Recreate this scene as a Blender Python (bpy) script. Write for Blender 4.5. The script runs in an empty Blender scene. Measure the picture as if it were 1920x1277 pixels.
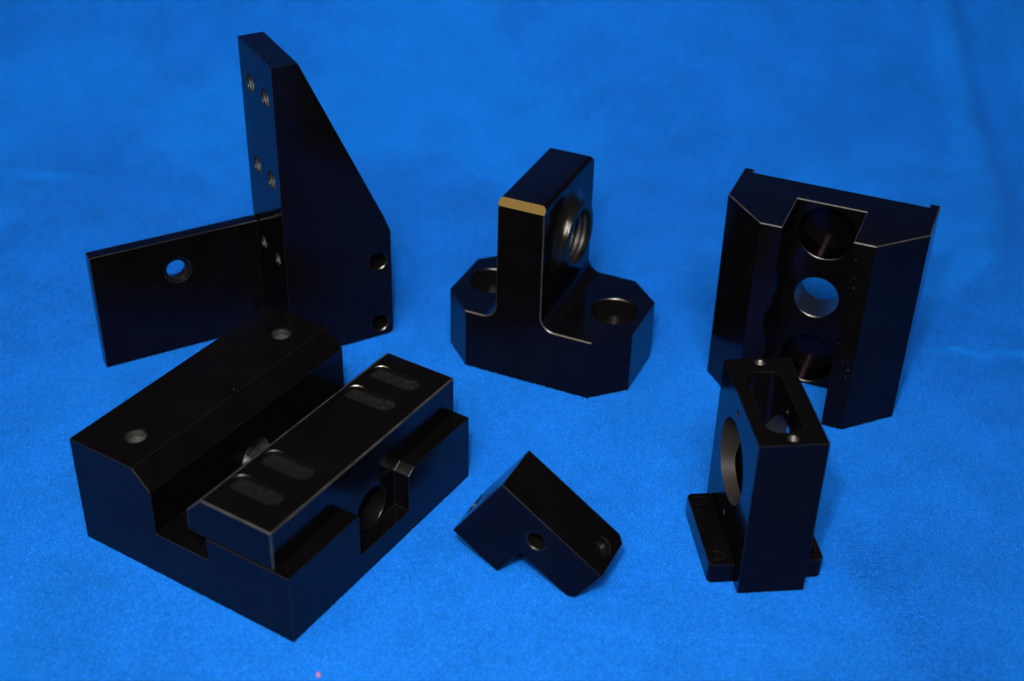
import bpy, bmesh, math, random
import numpy as np
from mathutils import Vector, Matrix, noise
from math import sin, cos, pi, radians, sqrt

scene = bpy.context.scene
COL = scene.collection
S = 0.4                      # metres per modelling unit (camera stands 0.4 m above the cloth)
rng = random.Random(7)

# ------------------------------------------------------------------ camera
cd = bpy.data.cameras.new('camera')
cam = bpy.data.objects.new('camera', cd)
COL.objects.link(cam)
FW = Vector((0.0, 0.83256388, -0.55392905))
RT = Vector((0.99964055, 0.01485078, 0.02232095))
UP = Vector((-0.0268099, 0.55372994, 0.83226461))
cam.matrix_world = Matrix(((RT.x, UP.x, -FW.x, 0), (RT.y, UP.y, -FW.y, 0), (RT.z, UP.z, -FW.z, 1.0 * S), (0, 0, 0, 1)))
cd.sensor_width = 36.0
cd.lens = 36.0 * 2633.48 / 1920.0
cd.clip_start = 0.02
cd.clip_end = 50
cd.dof.use_dof = True
cd.dof.focus_distance = 1.56 * S
cd.dof.aperture_fstop = 7.0
scene.camera = cam

# ------------------------------------------------------------------ world: a dim room
w = bpy.data.worlds.new('World'); scene.world = w
w.use_nodes = True
bg = w.node_tree.nodes['Background']
bg.inputs[0].default_value = (1.0, 0.93, 0.86, 1)
bg.inputs[1].default_value = 0.022

# ------------------------------------------------------------------ lamps
def aim(o, loc, target):
    o.location = loc
    o.rotation_euler = (Vector(target) - Vector(loc)).to_track_quat('-Z', 'Y').to_euler()

# the flash on top of the camera
fl = bpy.data.lights.new('camera_flash', 'SPOT')
fl.energy = 9.7
fl.color = (1.0, 0.985, 0.96)
fl.spot_size = radians(70); fl.spot_blend = 1.0
fl.shadow_soft_size = 0.018
flo = bpy.data.objects.new('camera_flash', fl); COL.objects.link(flo)
fpos = Vector((0, 0, 1.0)) + UP * 0.24 - RT * 0.07 + FW * 0.05
aim(flo, fpos * S, Vector((-0.05, 1.52, 0.0)) * S)

def area(name, loc, target, sx, sy, energy, color):
    l = bpy.data.lights.new(name, 'AREA')
    l.shape = 'RECTANGLE'; l.size = sx * S; l.size_y = sy * S
    l.energy = energy; l.color = color
    o = bpy.data.objects.new(name, l); COL.objects.link(o)
    aim(o, Vector(loc) * S, Vector(target) * S)
    return o
# warm room lamp, up and to the left of the table; a cooler window further left
T0 = Vector((-0.03, 1.44, 0.24))
area('room_lamp', T0 + Vector((-0.546, -0.404, 0.734)) * 2.6, T0, 0.62, 0.62, 1.2, (1.0, 0.61, 0.14))
T1 = Vector((-0.107, 1.137, 0.08))
area('window_light', T1 + Vector((-0.568, -0.04, 0.822)) * 3.0, T1, 1.1, 1.1, 1.5, (0.95, 0.97, 1.0))

# added fill panel, high behind the camera, to brighten the cloth
cl = area('fill_panel', (-0.25, -1.1, 3.2), (-0.08, 1.72, 0.0), 2.6, 1.6, 3.7, (1.0, 0.985, 0.96))
cl.data.spread = radians(56)          # beam narrowed so the cloth falls off towards the frame edges

scene.view_settings.view_transform = 'Standard'
scene.view_settings.look = 'None'
scene.view_settings.exposure = 0.0
scene.view_settings.gamma = 1.0
try:
    scene.cycles.use_denoising = True
    scene.cycles.max_bounces = 8
except Exception:
    pass

# ------------------------------------------------------------------ materials
def new_mat(name):
    m = bpy.data.materials.new(name); m.use_nodes = True
    nt = m.node_tree
    return m, nt, nt.nodes['Principled BSDF']

def noise_node(nt, scale, detail=3, rough=0.5, coord='Object'):
    tc = nt.nodes.new('ShaderNodeTexCoord')
    n = nt.nodes.new('ShaderNodeTexNoise')
    n.inputs['Scale'].default_value = scale
    n.inputs['Detail'].default_value = detail
    n.inputs['Roughness'].default_value = rough
    nt.links.new(tc.outputs[coord], n.inputs['Vector'])
    return n

def ramp(nt, src, p0, c0, p1, c1):
    r = nt.nodes.new('ShaderNodeValToRGB')
    r.color_ramp.elements[0].position = p0; r.color_ramp.elements[0].color = c0
    r.color_ramp.elements[1].position = p1; r.color_ramp.elements[1].color = c1
    nt.links.new(src, r.inputs[0])
    return r

def g(v): return (v, v, v, 1)

def coat_mat(name, rough0=0.10, rough1=0.2, base=(0.0016, 0.0014, 0.0015, 1), ior=1.29, tint=(1, 1, 1, 1)):
    m, nt, b = new_mat(name)
    b.inputs['IOR'].default_value = ior
    b.inputs['Specular Tint'].default_value = tint
    n = noise_node(nt, 35, 4)
    r = ramp(nt, n.outputs['Fac'], 0.35, g(rough0), 0.7, g(rough1))
    nt.links.new(r.outputs[0], b.inputs['Roughness'])
    n2 = noise_node(nt, 900, 2)
    n3 = noise_node(nt, 60, 5, 0.6)
    c = ramp(nt, n3.outputs['Fac'], 0.3, base, 0.75, tuple(x * 1.7 for x in base[:3]) + (1,))
    nt.links.new(c.outputs[0], b.inputs['Base Color'])
    bp = nt.nodes.new('ShaderNodeBump'); bp.inputs['Strength'].default_value = 0.03
    bp.inputs['Distance'].default_value = 0.0002
    nt.links.new(n2.outputs['Fac'], bp.inputs['Height'])
    nt.links.new(bp.outputs[0], b.inputs['Normal'])
    return m

BLACK = coat_mat('black_anodised', tint=(0.95, 0.62, 1.0, 1))
BORE = coat_mat('black_bore', 0.22, 0.32, (0.0026, 0.0023, 0.0021, 1), 1.5)
BROWN = coat_mat('brownish_bore', 0.3, 0.4, (0.018, 0.0148, 0.0122, 1), 1.55)
def edge_mat(name, dark, light):
    m, nt, b = new_mat(name)
    n = noise_node(nt, 140, 5, 0.65)
    c = ramp(nt, n.outputs['Fac'], 0.38, dark, 0.68, light)
    nt.links.new(c.outputs[0], b.inputs['Base Color'])
    b.inputs['Roughness'].default_value = 0.34
    b.inputs['IOR'].default_value = 1.5
    return m
EDGE = edge_mat('worn_edge', (0.003, 0.003, 0.003, 1), (0.010, 0.0096, 0.0092, 1))
EDGE.node_tree.nodes['Principled BSDF'].inputs['Roughness'].default_value = 0.28
EDGE.node_tree.nodes['Principled BSDF'].inputs['IOR'].default_value = 1.62
RUBBED = edge_mat('lightly_rubbed_edge', (0.006, 0.006, 0.006, 1), (0.030, 0.0285, 0.027, 1))
RAILEDGE = edge_mat('rubbed_glint_edge', (0.02, 0.019, 0.018, 1), (0.05, 0.047, 0.044, 1))  # rubbed edges of the rail; on the channel block a glint put into colour
CHAMFER = coat_mat('polished_chamfer', 0.09, 0.18, (0.004, 0.004, 0.004, 1), 1.5)
def metal_mat(name, col, rough, bump_scale=0, strength=0.2, metallic=1.0):
    m, nt, b = new_mat(name)
    b.inputs['Metallic'].default_value = metallic
    n = noise_node(nt, 90, 4, 0.6)
    c = ramp(nt, n.outputs['Fac'], 0.3, tuple(x * 0.55 for x in col) + (1,), 0.75, tuple(col) + (1,))
    nt.links.new(c.outputs[0], b.inputs['Base Color'])
    b.inputs['Roughness'].default_value = rough
    if bump_scale:
        n2 = noise_node(nt, bump_scale, 4, 0.7)
        bp = nt.nodes.new('ShaderNodeBump'); bp.inputs['Strength'].default_value = strength
        bp.inputs['Distance'].default_value = 0.0006
        nt.links.new(n2.outputs['Fac'], bp.inputs['Height'])
        nt.links.new(bp.outputs[0], b.inputs['Normal'])
    return m
THREAD = metal_mat('dark_thread_metal', (0.20, 0.19, 0.17), 0.42, 600, 0.3)
THREAD_DULL = metal_mat('dull_rim_metal', (0.035, 0.034, 0.032), 0.4)
PLUG = metal_mat('grey_thread_metal', (0.07, 0.073, 0.07), 0.5, 900, 0.5, 0.6)
SCRATCH = metal_mat('scratched_metal', (0.7, 0.71, 0.72), 0.34, 420, 0.9, 0.6)
_r = [q for q in SCRATCH.node_tree.nodes if q.type == 'VALTORGB'][0]
_r.color_ramp.elements[0].position = 0.43; _r.color_ramp.elements[0].color = g(0.05); _r.color_ramp.elements[1].position = 0.60
_n = [q for q in SCRATCH.node_tree.nodes if q.type == 'TEX_NOISE']
for q in _n:
    mp = SCRATCH.node_tree.nodes.new('ShaderNodeMapping'); mp.inputs['Scale'].default_value = (0.12, 1.0, 1.6); mp.inputs['Rotation'].default_value = (0.5, 0.2, 0)
    SCRATCH.node_tree.links.new(q.inputs['Vector'].links[0].from_socket, mp.inputs['Vector']); SCRATCH.node_tree.links.new(mp.outputs[0], q.inputs['Vector'])
BOSSM = metal_mat('dark_turned_metal', (0.052, 0.049, 0.041), 0.25, 260, 0.35, 0.9)
TURNED = metal_mat('turned_bore_metal', (0.105, 0.085, 0.070), 0.19)
RIM = metal_mat('bright_rim_metal', (0.13, 0.125, 0.115), 0.28, 400, 0.2)
def filler(name, bump, light):
    m, nt, b = new_mat(name)
    n = noise_node(nt, 420, 6, 0.75)
    c = ramp(nt, n.outputs['Fac'], 0.42, (0.004, 0.004, 0.004, 1), 0.85, light)
    nt.links.new(c.outputs[0], b.inputs['Base Color'])
    b.inputs['Roughness'].default_value = 0.55
    b.inputs['Specular IOR Level'].default_value = 0.22
    bp = nt.nodes.new('ShaderNodeBump'); bp.inputs['Strength'].default_value = 1.0
    bp.inputs['Distance'].default_value = bump
    nt.links.new(n.outputs['Fac'], bp.inputs['Height'])
    nt.links.new(bp.outputs[0], b.inputs['Normal'])
    return m
FILL = filler('rough_pocket_filler', 0.0005, (0.008, 0.008, 0.0072, 1))
SMEAR = filler('smooth_pocket_filler', 0.00008, (0.0045, 0.0045, 0.004, 1))

def felt():
    m, nt, b = new_mat('blue_felt')
    n1 = noise_node(nt, 850, 3, 0.7)         # fibre clumps, about a millimetre
    n2 = noise_node(nt, 2200, 2, 0.6)
    n3 = noise_node(nt, 26, 3, 0.55)         # soft mottling of the nap
    mix = nt.nodes.new('ShaderNodeMath'); mix.operation = 'ADD'
    nt.links.new(n1.outputs['Fac'], mix.inputs[0]); nt.links.new(n2.outputs['Fac'], mix.inputs[1])
    c = ramp(nt, mix.outputs[0], 0.0, (0.002, 0.110, 0.53, 1), 1.0, (0.010, 0.194, 0.76, 1))
    mr = nt.nodes.new('ShaderNodeMapRange')
    mr.inputs['From Min'].default_value = 0.7; mr.inputs['From Max'].default_value = 1.3
    nt.links.new(mix.outputs[0], mr.inputs['Value'])
    nt.links.new(mr.outputs[0], c.inputs[0])
    mul = nt.nodes.new('ShaderNodeMix'); mul.data_type = 'RGBA'; mul.blend_type = 'MULTIPLY'
    mul.inputs['Factor'].default_value = 1.0
    n4 = noise_node(nt, 190, 4, 0.6)
    add = nt.nodes.new('ShaderNodeMath'); add.operation = 'MULTIPLY_ADD'; add.inputs[1].default_value = 0.55
    nt.links.new(n4.outputs['Fac'], add.inputs[0]); nt.links.new(n3.outputs['Fac'], add.inputs[2])
    r3 = ramp(nt, add.outputs[0], 0.5, g(0.86), 1.05, g(1.08))
    nt.links.new(c.outputs[0], mul.inputs['A']); nt.links.new(r3.outputs[0], mul.inputs['B'])
    nt.links.new(mul.outputs['Result'], b.inputs['Base Color'])
    b.inputs['Roughness'].default_value = 1.0
    b.inputs['Specular IOR Level'].default_value = 0.0
    b.inputs['Sheen Weight'].default_value = 0.05
    b.inputs['Sheen Roughness'].default_value = 0.5
    b.inputs['Sheen Tint'].default_value = (0.2, 0.5, 1, 1)
    bp = nt.nodes.new('ShaderNodeBump'); bp.inputs['Strength'].default_value = 0.4
    bp.inputs['Distance'].default_value = 0.0006
    nt.links.new(mix.outputs[0], bp.inputs['Height'])
    nt.links.new(bp.outputs[0], b.inputs['Normal'])
    return m
FELT = felt()

# ------------------------------------------------------------------ helpers
def tag(o, label=None, cat=None, kind=None, group=None):
    if label: o['label'] = label
    if cat: o['category'] = cat
    if kind: o['kind'] = kind
    if group: o['group'] = group
    return o

def link(name, me, parent=None):
    o = bpy.data.objects.new(name, me); COL.objects.link(o)
    if parent is not None: o.parent = parent
    return o

def empty(name, loc, rz):
    o = bpy.data.objects.new(name, None); COL.objects.link(o)
    o.empty_display_size = 0.02
    o.location = Vector(loc) * S; o.rotation_euler = (0, 0, rz)
    return o

AX = {'x': (1, 2, 0), 'y': (0, 2, 1), 'z': (0, 1, 2)}
def prism_mesh(poly, axis, a, b, mats=(BLACK,)):
    """polygon in the plane across `axis`, extruded from a to b (modelling units)"""
    bm = bmesh.new()
    i, j, k = AX[axis]
    def P(p, d):
        v = [0, 0, 0]; v[i] = p[0] * S; v[j] = p[1] * S; v[k] = d * S
        return bm.verts.new(v)
    va = [P(p, a) for p in poly]; vb = [P(p, b) for p in poly]
    n = len(poly)
    bm.faces.new(va); bm.faces.new(vb[::-1])
    for q in range(n):
        bm.faces.new((va[q], vb[q], vb[(q + 1) % n], va[(q + 1) % n]))
    bmesh.ops.recalc_face_normals(bm, faces=bm.faces)
    me = bpy.data.meshes.new('shape'); bm.to_mesh(me); bm.free()
    for m in mats: me.materials.append(m)
    return me

def circle(cx, cy, r, n=56):
    return [(cx + r * cos(2 * pi * q / n), cy + r * sin(2 * pi * q / n)) for q in range(n)]

def rrect(x0, y0, x1, y1, r, n=14):
    pts = []
    for cx, cy, a0 in ((x1 - r, y1 - r, 0), (x0 + r, y1 - r, pi / 2), (x0 + r, y0 + r, pi), (x1 - r, y0 + r, 1.5 * pi)):
        for q in range(n + 1):
            a = a0 + (pi / 2) * q / n
            pts.append((cx + r * cos(a), cy + r * sin(a)))
    return pts

def arc(cx, cy, r, a0, a1, n=8):
    return [(cx + r * cos(radians(a0 + (a1 - a0) * q / n)), cy + r * sin(radians(a0 + (a1 - a0) * q / n))) for q in range(n + 1)]

def cyl(axis, cx, cy, r, a, b, mat=BLACK, n=56):
    return prism_mesh(circle(cx, cy, r, n), axis, a, b, (mat,))

def blind(axis, cx, cy, r, a, b, wall, floor):
    me = cyl(axis, cx, cy, r, a, b, wall, 72); me.materials.append(floor)
    for p in me.polygons:
        if len(p.vertices) > 4: p.material_index = 1
    return me

def box(x0, y0, z0, x1, y1, z1, mat=BLACK):
    return prism_mesh([(x0, y0), (x1, y0), (x1, y1), (x0, y1)], 'z', z0, z1, (mat,))

def cone_mesh(axis, cx, cy, r0, a, r1, b, mat, n=56):
    me = prism_mesh(circle(cx, cy, 1.0, n), axis, a, b, (mat,))
    i, j, k = AX[axis]
    for v in me.vertices:
        r = r0 if abs(v.co[k] - a * S) < abs(v.co[k] - b * S) else r1
        v.co[i] = (cx + (v.co[i] / S - cx) * r) * S
        v.co[j] = (cy + (v.co[j] / S - cy) * r) * S
    return me

def carve(me, cuts, bevel=0.0010, segs=2, edge=EDGE, angle=32):
    """cut the given solids out of `me`, break its sharp edges, return the finished mesh"""
    o = bpy.data.objects.new('work', me); COL.objects.link(o)
    tmp = []
    for c in cuts:
        co = bpy.data.objects.new('cut', c); COL.objects.link(co); tmp.append(co)
        md = o.modifiers.new('b', 'BOOLEAN'); md.operation = 'DIFFERENCE'; md.object = co
        md.solver = 'EXACT'
        try: md.material_mode = 'TRANSFER'
        except Exception: pass
    if bevel:
        wl = o.modifiers.new('w', 'WELD'); wl.merge_threshold = 1e-6
        bv = o.modifiers.new('v', 'BEVEL'); bv.width = bevel * S; bv.segments = segs
        bv.limit_method = 'ANGLE'; bv.angle_limit = radians(angle)
        bv.use_clamp_overlap = True; bv.miter_outer = 'MITER_ARC' if segs > 2 else 'MITER_SHARP'
        if edge is not None:
            if edge.name not in [m.name for m in me.materials if m]: me.materials.append(edge)
            bv.material = [m.name for m in me.materials].index(edge.name)
    dg = bpy.context.evaluated_depsgraph_get(); dg.update()
    out = bpy.data.meshes.new_from_object(o.evaluated_get(dg), depsgraph=dg)
    for t in tmp:
        m_ = t.data; bpy.data.objects.remove(t)
    bpy.data.objects.remove(o)
    bm = bmesh.new(); bm.from_mesh(out)
    for f in bm.faces: f.smooth = True
    bm.to_mesh(out); bm.free()
    try: out.set_sharp_from_angle(angle=radians(10))
    except Exception: pass
    return out

def lathe(axis, c, prof, mat, n=56, closed=False):
    """surface of revolution: prof = [(radius, distance along axis)], c = centre across the axis"""
    bm = bmesh.new(); i, j, k = AX[axis]
    rings = []
    for r, d in prof:
        ring = []
        for q in range(n):
            v = [0, 0, 0]; v[i] = (c[0] + r * cos(2 * pi * q / n)) * S; v[j] = (c[1] + r * sin(2 * pi * q / n)) * S; v[k] = d * S
            ring.append(bm.verts.new(v))
        rings.append(ring)
    for A, B in zip(rings, rings[1:]):
        for q in range(n):
            bm.faces.new((A[q], A[(q + 1) % n], B[(q + 1) % n], B[q])).smooth = True
    if closed: bm.faces.new(rings[-1])
    bmesh.ops.recalc_face_normals(bm, faces=bm.faces)
    me = bpy.data.meshes.new('turned'); bm.to_mesh(me); bm.free()
    me.materials.append(mat)
    try: me.set_sharp_from_angle(angle=radians(35))
    except Exception: pass
    return me

def rim_bevel(me, pick, width, mat):
    """break only the picked edges (a paler rim), before anything is cut"""
    me.materials.append(mat); idx = len(me.materials) - 1
    bm = bmesh.new(); bm.from_mesh(me)
    ed = [e for e in bm.edges if all(pick(v.co / S) for v in e.verts)]
    bmesh.ops.bevel(bm, geom=ed, offset=width * S, segments=1, affect='EDGES', material=idx, clamp_overlap=True)
    bm.to_mesh(me); bm.free()
    return me

def csink(axis, cx, cy, r, face, out, wd=0.0016, mat=None):
    """small conical cut at a hole's mouth; out = +1 or -1, the way the face looks"""
    e = 0.0008
    return cone_mesh(axis, cx, cy, r + wd + e, face + out * e, r - e, face - out * (wd + e), mat or RIM)

def threaded(name, parent, axis, c, r, mouth, depth, mat=PLUG, pitch=0.0032, amp=0.0010, floor=True, n=40):
    """threaded lining of a blind hole: starts at `mouth`, runs for `depth` along -axis (or + if depth < 0)"""
    sgn = -1 if depth > 0 else 1
    d = abs(depth); prof = []
    steps = max(6, int(d / pitch * 4))
    for q in range(steps + 1):
        t = d * q / steps
        a = amp * (0.5 - 0.5 * cos(2 * pi * t / pitch))
        prof.append((r - 0.0004 - a, mouth + sgn * t))
    if floor:
        prof.append((r * 0.55, mouth + sgn * (d + r * 0.15)))
        prof.append((0.0004, mouth + sgn * (d + r * 0.45)))
    return link(name, lathe(axis, c, prof, mat, n, closed=floor), parent)

# ------------------------------------------------------------------ the cloth
def sweep(y):
    if y < 1.9: return 0.0, 1.9 if y > 1.9 else y
    return None

def cloth():
    # profile: flat, then curving up behind the parts into a hanging backdrop
    prof = []
    ys = np.concatenate([np.linspace(-0.6, 0.75, 24), np.linspace(0.76, 1.9, 300)[1:]])
    for y in ys: prof.append((y, 0.0))
    R = 0.9
    for a in np.linspace(0, pi / 2, 170)[1:]: prof.append((1.9 + R * sin(a), R - R * cos(a)))
    prof.append((2.8, 0.98)); prof.append((2.8, 1.04))
    xs = np.concatenate([np.linspace(-2.6, -1.06, 40), np.linspace(-1.05, 1.05, 420), np.linspace(1.06, 2.6, 40)])
    fold = [(0.55, 1.6), (0.70, 1.75), (0.757, 1.93), (0.773, 2.07), (0.776, 2.23), (0.772, 2.33), (0.762, 2.42), (0.73, 2.6)]
    def seg_dist(x, y, pts):
        best = 9; side = 1; tt = 0
        for q in range(len(pts) - 1):
            ax, ay = pts[q]; bx, by = pts[q + 1]
            dx, dy = bx - ax, by - ay
            t = max(0, min(1, ((x - ax) * dx + (y - ay) * dy) / (dx * dx + dy * dy)))
            px, py = ax + t * dx, ay + t * dy
            d = sqrt((x - px) ** 2 + (y - py) ** 2)
            if d < best:
                best = d; side = 1 if (dx * (y - ay) - dy * (x - ax)) < 0 else -1
                tt = (q + t) / (len(pts) - 1)
        return best * side, tt
    crease = [(0.52, 1.505), (0.58, 1.516), (0.60, 1.500), (0.625, 1.510), (0.72, 1.502), (0.80, 1.51)]
    slack = [(0.36, 1.16), (0.395, 1.09), (0.412, 1.02), (0.44, 0.93), (0.50, 0.80)]
    left = [(-0.95, 1.98), (-0.80, 1.945), (-0.70, 1.93), (-0.60, 1.94)]
    bm = bmesh.new()
    grid = []
    dist = 0; prev = prof[0]
    for (y, z) in prof:
        row = []
        # surface normal of the sweep
        if y <= 1.9: nx = Vector((0, 0, 1))
        elif z > 0.9: nx = Vector((0, -1, 0))
        else:
            a = math.asin(min(1, (y - 1.9) / 0.9)); nx = Vector((0, -sin(a), cos(a)))
        for x in xs:
            h = 0.0
            # quiet under the parts, slack cloth around them
            ex, ey = (x / 0.62), ((y - 1.28) / 0.52)
            q = max(0.0, min(1.0, (sqrt(ex * ex + ey * ey) - 0.85) / 0.6)); q = q * q * (3 - 2 * q)
            if -1.2 < x < 1.2 and y > 0.7:
                h += q * 0.010 * noise.noise(Vector((x * 2.6 + 3, y * 2.6, z * 2.6)))
                h += q * 0.0035 * noise.noise(Vector((x * 7 + 1, y * 5, z * 5 + 2)))
                h += 0.0007 * noise.noise(Vector((x * 22, y * 22, z * 22))) * (0.3 + q)
                d, t = seg_dist(x, y, fold)
                s_ = min(1, t * 5) * min(1, (1 - t) * 6)
                h += s_ * (0.010 * math.exp(-((d + 0.030) / 0.034) ** 2) - 0.010 * math.exp(-((d - 0.018) / 0.032) ** 2))
                if 1.4 < y < 1.6 and x > 0.5:
                    d, t = seg_dist(x, y, crease)
                    h += min(1, t * 6) * 0.0032 * math.exp(-(d / 0.009) ** 2)
                if x > 0.2 and y < 1.3:
                    d, t = seg_dist(x, y, slack)
                    h -= min(1, t * 4) * 0.0045 * math.exp(-(d / 0.03) ** 2)
                if x < -0.5 and y > 1.8:
                    d, t = seg_dist(x, y, left)
                    h += min(1, (1 - t) * 4) * 0.004 * math.exp(-(d / 0.014) ** 2)
            p = Vector((x, y, z)) + nx * h
            row.append(bm.verts.new(p * S))
        grid.append(row)
    for A, B in zip(grid, grid[1:]):
        for q in range(len(xs) - 1):
            bm.faces.new((A[q], A[q + 1], B[q + 1], B[q])).smooth = True
    me = bpy.data.meshes.new('cloth_backdrop'); bm.to_mesh(me); bm.free()
    me.materials.append(FELT)
    o = link('cloth_backdrop', me)
    tag(o, 'bright blue felt cloth spread under and behind the black metal parts', kind='structure')
    return o
CLOTH = cloth()

def felt_fibres():
    # loose nap standing on the cloth, dense enough to read as felt where the lens is sharp
    N = 380000
    R_ = np.random.default_rng(11)
    y = 0.86 + (2.46 - 0.86) * R_.random(N) ** 1.25
    x = (R_.random(N) * 2 - 1) * (0.10 + 0.42 * y)
    th = R_.random(N) * 2 * pi
    ln = (0.0023 + 0.0032 * R_.random(N))
    bend = (R_.random(N) - 0.5) * 1.8
    z0 = 0.0002 + 0.0004 * R_.random(N)
    rise = (0.0002 + 0.0008 * R_.random(N) ** 2)
    wd = 0.00018 + 0.00016 * R_.random(N)
    P = np.empty((N, 3, 2, 3))
    px, py = x.copy(), y.copy()
    for k in range(3):
        a = th + bend * (k - 1) * 0.7
        nx_, ny_ = -np.sin(a) * wd, np.cos(a) * wd
        zz = z0 + rise * np.array([0.0, 1.0, 0.7])[k]
        for sgn, q in ((-1, 0), (1, 1)):
            P[:, k, q, 0] = px + sgn * nx_; P[:, k, q, 1] = py + sgn * ny_; P[:, k, q, 2] = zz
        sw = 0.9 - np.sqrt(np.maximum(0.81 - np.maximum(py - 1.9, 0) ** 2, 0))
        P[:, k, :, 2] += sw[:, None]
        px = px + np.cos(a) * ln * 0.5; py = py + np.sin(a) * ln * 0.5
    V = (P.reshape(-1, 3) * S).astype(np.float32)
    b = (np.arange(N) * 6)[:, None]
    F = np.concatenate([b + np.array([[0, 1, 3, 2]]), b + np.array([[2, 3, 5, 4]])], axis=1).reshape(-1, 4).astype(np.int32)
    me = bpy.data.meshes.new('felt_fibres')
    me.vertices.add(len(V)); me.vertices.foreach_set('co', V.ravel())
    me.loops.add(F.size); me.loops.foreach_set('vertex_index', F.ravel())
    me.polygons.add(len(F))
    me.polygons.foreach_set('loop_start', np.arange(0, F.size, 4, dtype=np.int32))
    me.update(calc_edges=True)
    m, nt, bs = new_mat('blue_fibre')
    n = noise_node(nt, 2000, 1, 0.5)
    c = ramp(nt, n.outputs['Fac'], 0.36, (0.002, 0.090, 0.43, 1), 0.64, (0.017, 0.262, 0.94, 1))
    n3 = noise_node(nt, 26, 3, 0.55); n4 = noise_node(nt, 190, 4, 0.6)
    add = nt.nodes.new('ShaderNodeMath'); add.operation = 'MULTIPLY_ADD'; add.inputs[1].default_value = 0.55
    nt.links.new(n4.outputs['Fac'], add.inputs[0]); nt.links.new(n3.outputs['Fac'], add.inputs[2])
    r3 = ramp(nt, add.outputs[0], 0.5, g(0.86), 1.05, g(1.08))
    mul = nt.nodes.new('ShaderNodeMix'); mul.data_type = 'RGBA'; mul.blend_type = 'MULTIPLY'
    mul.inputs['Factor'].default_value = 1.0
    nt.links.new(c.outputs[0], mul.inputs['A']); nt.links.new(r3.outputs[0], mul.inputs['B'])
    nt.links.new(mul.outputs['Result'], bs.inputs['Base Color'])
    bs.inputs['Roughness'].default_value = 0.8
    bs.inputs['Specular IOR Level'].default_value = 0.1
    me.materials.append(m)
    o = link('felt_fibres', me, CLOTH); o['kind'] = 'stuff'
felt_fibres()

# ------------------------------------------------------------------ angle bracket (back left)
br = empty('angle_bracket', (-0.27307, 1.44549, 0), 0.52384)
tag(br, 'tall black angle bracket with sloping gusset and long flat arm, at the back left', 'bracket')
Hg, g1, Dg, g2, h1, g3, h2 = 0.38893, 0.03167, 0.10504, 0.12942, 0.17352, 0.13836, 0.15042
poly = [(0, 0)] + arc(g3 - 0.008, 0.008, 0.008, -90, 0, 12) + [(g3, h2), (g2, h1), (g1, Hg), (0, Hg)]
zs = (0.34333, 0.23945, 0.13345)
cuts = [cyl('x', ky, zz, 0.0112 if zz > 0.2 else 0.0085, -0.02, 0.028, BORE) for zz in zs for ky in (0.07267, 0.02577)]
cuts += [cyl('y', 0.12036, zz, 0.0112, -0.02, 0.03, BORE) for zz in (0.11106, 0.01999)]
cuts += [csink('y', 0.12036, zz, 0.0112, 0, -1, 0.0012) for zz in (0.11106, 0.01999)]
gus = link('gusset_plate', carve(prism_mesh(poly, 'y', 0, Dg), cuts), br)
for zz in zs:
    for ky in (0.07267, 0.02577):
        threaded('threaded_hole', gus, 'x', (ky, zz), 0.0112 if zz > 0.2 else 0.0085, 0.0018, -0.022, PLUG)
A_, ta, Ha = 0.20979, 0.01682, 0.15609
arm = link('arm_plate', carve(box(-A_, Dg - ta, 0, -0.0006, Dg, Ha),
     [cyl('y', -0.1067, 0.1125, 0.0165, Dg - ta - 0.02, Dg - ta + 0.0075, BORE), cyl('y', -0.1067, 0.1105, 0.0118, Dg - ta - 0.01, Dg + 0.02, BORE)]), br)

# ------------------------------------------------------------------ slide base (front left)
sb = empty('slide_base', (-0.4405, 1.10941, 0), -0.5457)
tag(sb, 'large black slotted slide block with a raised pocketed rail, front left', 'machine part')
W, L, H1 = 0.27801, 0.30474, 0.12987
a1, a2, h2_, h3, a3, a4, h5, a5, h6, a6, h7 = 0.08535, 0.10613, 0.10837, 0.05482, 0.17566, 0.15211, 0.10788, 0.1718, 0.12896, 0.25955, 0.0825
n1, h8, n2, h9, n3 = 0.1085, 0.03027, 0.19214, 0.07599, 0.20231
prof = [(0, 0), (W, 0), (W, h7), (a3, h7), (a3, h3), (a2, h3), (a2, h2_), (a1, H1), (0, H1)]
cuts = [box(a6, n1, h8, W + 0.02, n2, 0.2),
        prism_mesh([(n2 - 0.004, h9 - 0.0026), (n3 + 0.004, h7 + 0.0026), (n2 - 0.004, h7 + 0.0026)], 'x', a6, W + 0.02, (CHAMFER,)),
        cyl('x', 0.1520, 0.0545, 0.0238, 0.15, 0.30, BORE),
        cyl('x', 0.1510, 0.0545, 0.0212, 0.085, 0.125, SCRATCH),
        cyl('z', 0.05166, 0.03978, 0.0112, 0.11, 0.2, BORE), cyl('z', 0.05166, 0.26492, 0.0112, 0.11, 0.2, BORE)]
base = link('base_block', carve(prism_mesh(prof, 'y', 0, L), cuts), sb)
for yy in (0.03978, 0.26492):
    threaded('threaded_hole', base, 'z', (0.05166, yy), 0.0112, H1 - 0.0016, 0.0075, PLUG, 0.0030, 0.0005)
rp = [(a6, h7 + 0.0005), (a6, h6), (a5, h6), (a4, h5), (a4, h7 + 0.0005)]
cuts = []
pk = ((0.2672, 0.0120, 0.1762), (0.2235, 0.0118, 0.1762), (0.0892, 0.0124, 0.1764), (0.0430, 0.0118, 0.1760))
for yc, r, x0 in pk:
    cuts.append(prism_mesh(rrect(x0, yc - r, 0.2378, yc + r, r * 0.98, 14), 'z', h6 - 0.0066, h6 + 0.02, (BORE,)))
    cuts.append(csink('z', x0 + r, yc, r - 0.0002, h6, 1, 0.0011, RIM if yc > 0.15 else THREAD_DULL))
rail = link('rail', carve(carve(prism_mesh(rp, 'y', 0.0012, L - 0.0012), [], bevel=0.0017, edge=RAILEDGE), cuts, bevel=0), sb)
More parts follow.
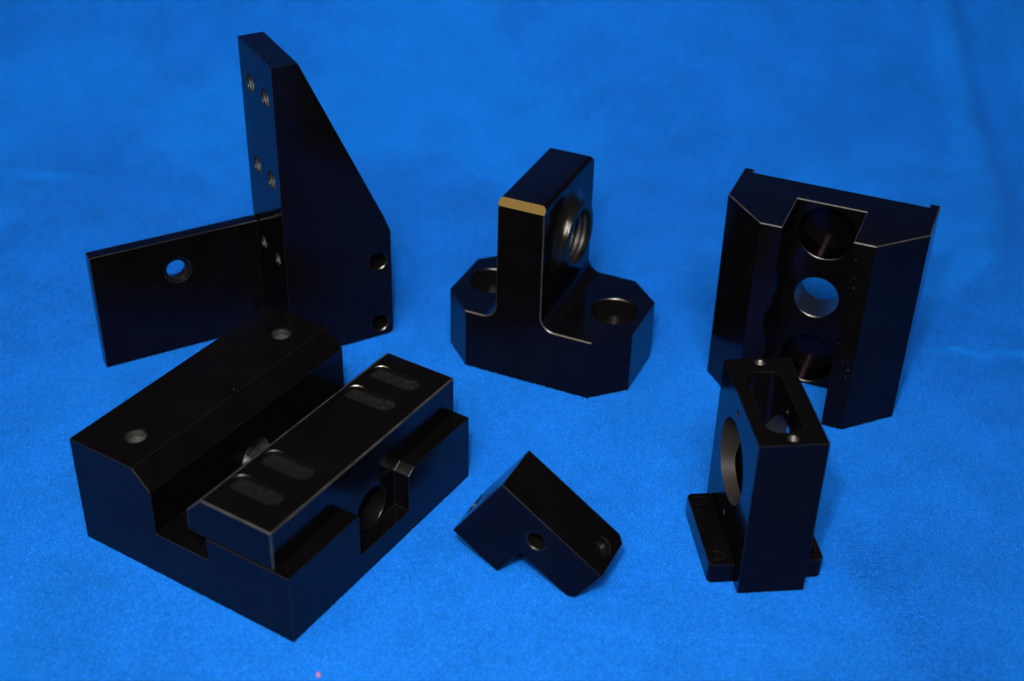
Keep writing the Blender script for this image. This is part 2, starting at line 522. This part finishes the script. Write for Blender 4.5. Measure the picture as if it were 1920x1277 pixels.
def pocket_floor(yc, r, x0):
    bm = bmesh.new(); nx_, ny_ = 46, 18
    x1 = 0.2378; rr = r - 0.0004; rows = []
    for i in range(nx_ + 1):
        x = x0 + 0.0004 + (x1 - x0 - 0.0008) * i / nx_
        e = min(x - x0, x1 - x)
        hw = rr if e >= rr else sqrt(max(1e-8, rr * rr - (rr - e) ** 2))
        row = []
        for j in range(ny_ + 1):
            v = -1 + 2 * j / ny_
            y = yc + hw * v
            z = h6 - 0.0058 + 0.0030 * (i / nx_) ** 1.3 - 0.0010 * v + (0.0017 if yc > 0.15 else 0.0010) * noise.noise(Vector((x * 150, y * 150, yc * 90))) + (0.0010 if yc > 0.15 else 0.0002) * noise.noise(Vector((x * 480, y * 480, 4 + yc)))
            z -= 0.0006 * (1 - v * v)
            z = max(min(z, h6 - 0.0012), h6 - 0.0063)
            row.append(bm.verts.new((x * S, y * S, z * S)))
        rows.append(row)
    for A, B in zip(rows, rows[1:]):
        for j in range(ny_):
            bm.faces.new((A[j], B[j], B[j + 1], A[j + 1])).smooth = True
    me = bpy.data.meshes.new('pocket_floor'); bm.to_mesh(me); bm.free(); me.materials.append(FILL if yc > 0.15 else SMEAR)
    link('pocket_floor', me, rail)
for p in pk: pocket_floor(*p)

# ------------------------------------------------------------------ tee mount (middle back)
tm = empty('tee_mount', (-0.09363, 1.46004, 0), -0.40422)
tag(tm, 'black tee shaped mount with octagonal base and a round threaded boss, back middle', 'machine part')
W, D, cx, cy, hb, ht, t1, t2 = 0.24169, 0.15734, 0.03932, 0.03797, 0.08076, 0.24381, 0.07932, 0.13785
r = 0.0185
prof = [(0, 0), (W, 0), (W, hb)] + arc(t2 + r, hb + r, r, 270, 180, 14) + arc(t2 - 0.0055, ht - 0.0055, 0.0055, 0, 90, 12) \
     + arc(t1 + 0.0045, ht - 0.0045, 0.0045, 90, 180, 12) + arc(t1 - r, hb + r, r, 0, -90, 14) + [(0, hb)]
E_ = 0.02
def tri(p, q, out): return prism_mesh([p, q, out], 'z', -E_, ht + E_)
cuts = []
for sx in (0, 1):
    for sy in (0, 1):
        X = (lambda v: W - v) if sx else (lambda v: v)
        Y = (lambda v: D - v) if sy else (lambda v: v)
        k = cy / cx
        cuts.append(tri((X(cx + E_), Y(-E_ * k)), (X(-E_), Y(cy + E_ * k)), (X(-E_), Y(-E_ * k))))
ct, cz = 0.00734, 0.0085
for Y in ((lambda v: v), (lambda v: D - v)):
    cuts.append(prism_mesh([(Y(-ct), ht - 2 * cz), (Y(2 * ct), ht + cz), (Y(-ct), ht + cz)], 'x', -E_, W + E_, (CHAMFER,)))
for qx in (0.2030, W - 0.2030):
    cuts.append(cyl('z', qx, 0.0790, 0.0285, 0.046, 0.2, BORE))
    cuts.append(cyl('z', qx, 0.0790, 0.0165, -0.01, 0.06, BORE))
    cuts.append(csink('z', qx, 0.0790, 0.0285, hb, 1, 0.0010))
BZ, BY = 0.1730, 0.0780
cuts.append(cyl('x', BY, BZ, 0.0345, t1 + 0.004, t2 + 0.02, BORE))
front = rim_bevel(prism_mesh(prof, 'y', 0, D), lambda c: c.y < 1e-5 and c.z > 0.01, 0.0013, RAILEDGE)  # paler along the front outline only
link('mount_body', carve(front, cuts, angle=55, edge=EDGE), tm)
bp_ = []
for q in range(13):
    a = radians(90 * q / 12)
    bp_.append((0.0600 - 0.0165 * sin(a), t2 + 0.0145 - 0.0150 * cos(a)))
bp_ += [(0.0432, t2 + 0.0152), (0.0422, t2 + 0.0160), (0.0350, t2 + 0.0160), (0.0336, t2 + 0.0148), (0.0336, t2 + 0.0100)]
bme = lathe('x', (BY, BZ), bp_, BOSSM, 72); bme.materials.append(BLACK)
for p in bme.polygons:
    if p.center.x > (t2 + 0.01585) * S: p.material_index = 1
boss = link('boss', bme, tm)
threaded('threaded_bore', boss, 'x', (BY, BZ), 0.0344, t2 + 0.0112, 0.056, THREAD, pitch=0.0072, amp=0.0022, floor=True, n=72)

# ------------------------------------------------------------------ channel block (back right)
W, Db, tab, tw, yc, xc, k1, k2, kd, H = 0.2301, 0.11831, 0.00899, 0.01188, 0.05172, 0.05042, 0.07558, 0.15492, 0.07582, 0.24916
poly = [(0, yc), (xc, 0), (k1, 0), (k1, kd), (k2, kd), (k2, 0), (W - xc, 0), (W, yc), (W, Db + tab), (W - tw, Db + tab), (W - tw, Db), (tw, Db), (tw, Db + tab), (0, Db + tab)]
XH, ZH = 0.1146, 0.1246
outer = rim_bevel(prism_mesh(poly, 'z', 0, H), lambda c: c.z > H - 1e-5, 0.0012, RAILEDGE)  # glint along the top rim put into its colour; upright edges stay black
cuts = [cyl('y', XH, ZH, 0.0265, 0.03, 0.2, THREAD), cyl('y', XH, ZH, 0.0452, -0.02, kd - 0.004, BLACK),
        blind('y', XH, 0.2112, 0.0335, 0.03, kd + 0.030, TURNED, BLACK), blind('y', XH + 0.001, 0.0380, 0.0335, 0.03, kd + 0.030, TURNED, BLACK),
        csink('y', XH, ZH, 0.0265, kd, -1, 0.0010), csink('y', XH, 0.2112, 0.0335, kd, -1, 0.0007), csink('y', XH + 0.001, 0.0380, 0.0335, kd, -1, 0.0007)]
vb = link('channel_block', carve(outer, cuts, bevel=0))
vb.location = Vector((0.22576, 1.39751, 0)) * S; vb.rotation_euler = (0, 0, -0.37951)
tag(vb, 'upright black block with a deep front channel and three round bores, back right', 'machine part')

# ------------------------------------------------------------------ bearing housing (front right)
hs = empty('bearing_housing', (0.23531, 1.04921, 0), 0.11667)
tag(hs, 'upright black hollow housing with big side bore and small bolted feet, front right', 'machine part')
Wb, Dh, H, f1, f2, fy0, fy1, hf = 0.06939, 0.14629, 0.1889, 0.02711, 0.02369, 0.0175, 0.13096, 0.0246
cuts = [prism_mesh(rrect(0.0150, 0.0205, 0.0515, 0.1215, 0.0125), 'z', 0.035, H + 0.05, (BLACK,)),
        cyl('x', 0.0760, 0.1118, 0.0450, -0.03, Wb + 0.03, BROWN)]
for zz in (0.1710, 0.0440): cuts.append(cyl('x', 0.0768, zz, 0.0042, -0.02, Wb + 0.02, BORE, 48))
for yy in (0.0112, 0.1390): cuts.append(cyl('z', 0.0361, yy, 0.0056, H - 0.03, H + 0.02, BORE, 48))
body = link('housing_body', carve(box(0, 0, 0, Wb, Dh, H), cuts, bevel=0.0009, edge=EDGE), hs)
for yy in (0.0112, 0.1390):
    threaded('threaded_hole', body, 'z', (0.0361, yy), 0.0056, H - 0.0012, 0.011, metal_mat('bright_thread_metal', (0.22, 0.21, 0.19), 0.4, 900, 0.3), 0.0022, 0.0007, True, 28)
def ear(x0, x1, hx, left):
    rr = 0.0065; pts = []
    if left:
        pts = [(x1, fy0), (x1, fy1)] + arc(x0 + rr, fy1 - rr, rr, 90, 180, 12) + arc(x0 + rr, fy0 + rr, rr, 180, 270, 12)
    else:
        pts = [(x0, fy1), (x0, fy0)] + arc(x1 - rr, fy0 + rr, rr, -90, 0, 12) + arc(x1 - rr, fy1 - rr, rr, 0, 90, 12)
    cuts = [cyl('z', hx, yy, 0.0070 if left else 0.0056, hf - 0.014, hf + 0.02, BORE, 48) for yy in (0.0315, 0.1185)]
    link('mounting_foot', carve(prism_mesh(pts, 'z', 0.0004, hf), cuts), hs)
ear(-f1, -0.0004, -0.0150, True)
ear(Wb + 0.0004, Wb + f2, Wb + 0.0125, False)

# ------------------------------------------------------------------ step block (front middle), standing on two of its corners
tau, oz = 0.59629, 0.11698
A, B, C, b1, c1 = 0.06251, 0.1340, 0.09817, 0.06276, 0.05407
r = 0.006
pts = [(0, 0), (0, -C), (b1, -C), (b1, -c1)] + [(B - 0.0052, -c1), (B, -c1 + 0.0072)] + [(B, 0)]
cuts = [cyl('y', 0.0652, -0.0264, 0.0100, -0.02, 0.04, BORE), csink('y', 0.0652, -0.0264, 0.0100, 0, -1, 0.0010),
        cyl('z', 0.1164, 0.0316, 0.0112, -0.010, 0.02, BORE), cyl('z', 0.1164, 0.0316, 0.0075, -0.08, 0.0, BORE),
        cyl('x', 0.0350, -0.0850, 0.0125, -0.02, 0.02, BORE),
        prism_mesh([(B - 0.008, A + 0.0005), (B + 0.004, A - 0.0115), (B + 0.004, A + 0.0005 + 0.004), (B - 0.008, A + 0.0045)], 'z', -0.09, 0.02)]
st = link('step_block', carve(prism_mesh(pts, 'y', 0, A), cuts))
cyw, syw = cos(-0.43737), sin(-0.43737); ctt, stt = cos(tau), sin(tau)
bx = Vector((cyw * ctt, syw * ctt, -stt)); by = Vector((-syw, cyw, 0)); bz = Vector((cyw * stt, syw * stt, ctt))
low = min((v.co.x * bx.z + v.co.y * by.z + v.co.z * bz.z) for v in st.data.vertices)
st.matrix_world = Matrix(((bx.x, by.x, bz.x, -0.00591 * S), (bx.y, by.y, bz.y, 1.07122 * S), (bx.z, by.z, bz.z, -low - 0.0001), (0, 0, 0, 1)))
tag(st, 'small black stepped block tipped up on its corners, front middle', 'machine part')

# ------------------------------------------------------------------ pink fleck of lint near the front edge
m, nt, b = new_mat('pink_lint')
b.inputs['Base Color'].default_value = (0.42, 0.20, 0.36, 1); b.inputs['Roughness'].default_value = 1
bm = bmesh.new(); bmesh.ops.create_icosphere(bm, subdivisions=3, radius=0.0027 * S)
for v in bm.verts:
    k = 1 + 0.45 * noise.noise(v.co * 2600)
    v.co = Vector((v.co.x * 0.75 * k, v.co.y * 1.15 * k, v.co.z * 0.8 * k))
me = bpy.data.meshes.new('lint_fleck'); bm.to_mesh(me); bm.free(); me.materials.append(m)
li = link('lint_fleck', me); li.location = Vector((-0.1735, 0.9235, 0.0018)) * S
tag(li, 'tiny pink fleck of lint on the blue cloth, near the front edge', 'lint')

# ------------------------------------------------------------------ a few specks of dust lying on the black metal
m, nt, b = new_mat('pale_dust')
b.inputs['Base Color'].default_value = (0.2, 0.2, 0.19, 1); b.inputs['Roughness'].default_value = 1
bpy.context.view_layer.update()
spots = [(vb, (x, -0.0002, z)) for x, z in ((0.1589, 0.1172), (0.1662, 0.0938), (0.1743, 0.0842), (0.1732, 0.0737), (0.2109, 0.1368), (0.1604, 0.2287), (0.1687, 0.2329), (0.1637, 0.1928), (0.1622, 0.205))]
spots += [(sb, (0.08, 0.155, 0.1300)), (sb, (0.2790 - 0.0010, 0.262, 0.045)), (sb, (0.279 - 0.0010, 0.22, 0.036)), (tm, (0.10, -0.0002, 0.03))]
bm = bmesh.new()
for o, p in spots:
    c = o.matrix_world @ (Vector(p) * S)
    r_ = (0.0003 + 0.0004 * rng.random() ** 2) * S
    bmesh.ops.create_icosphere(bm, subdivisions=1, radius=r_, matrix=Matrix.Translation(c))
me = bpy.data.meshes.new('dust'); bm.to_mesh(me); bm.free(); me.materials.append(m)
du = link('dust', me)
tag(du, 'tiny pale specks of dust scattered over the black parts', 'dust', kind='stuff')
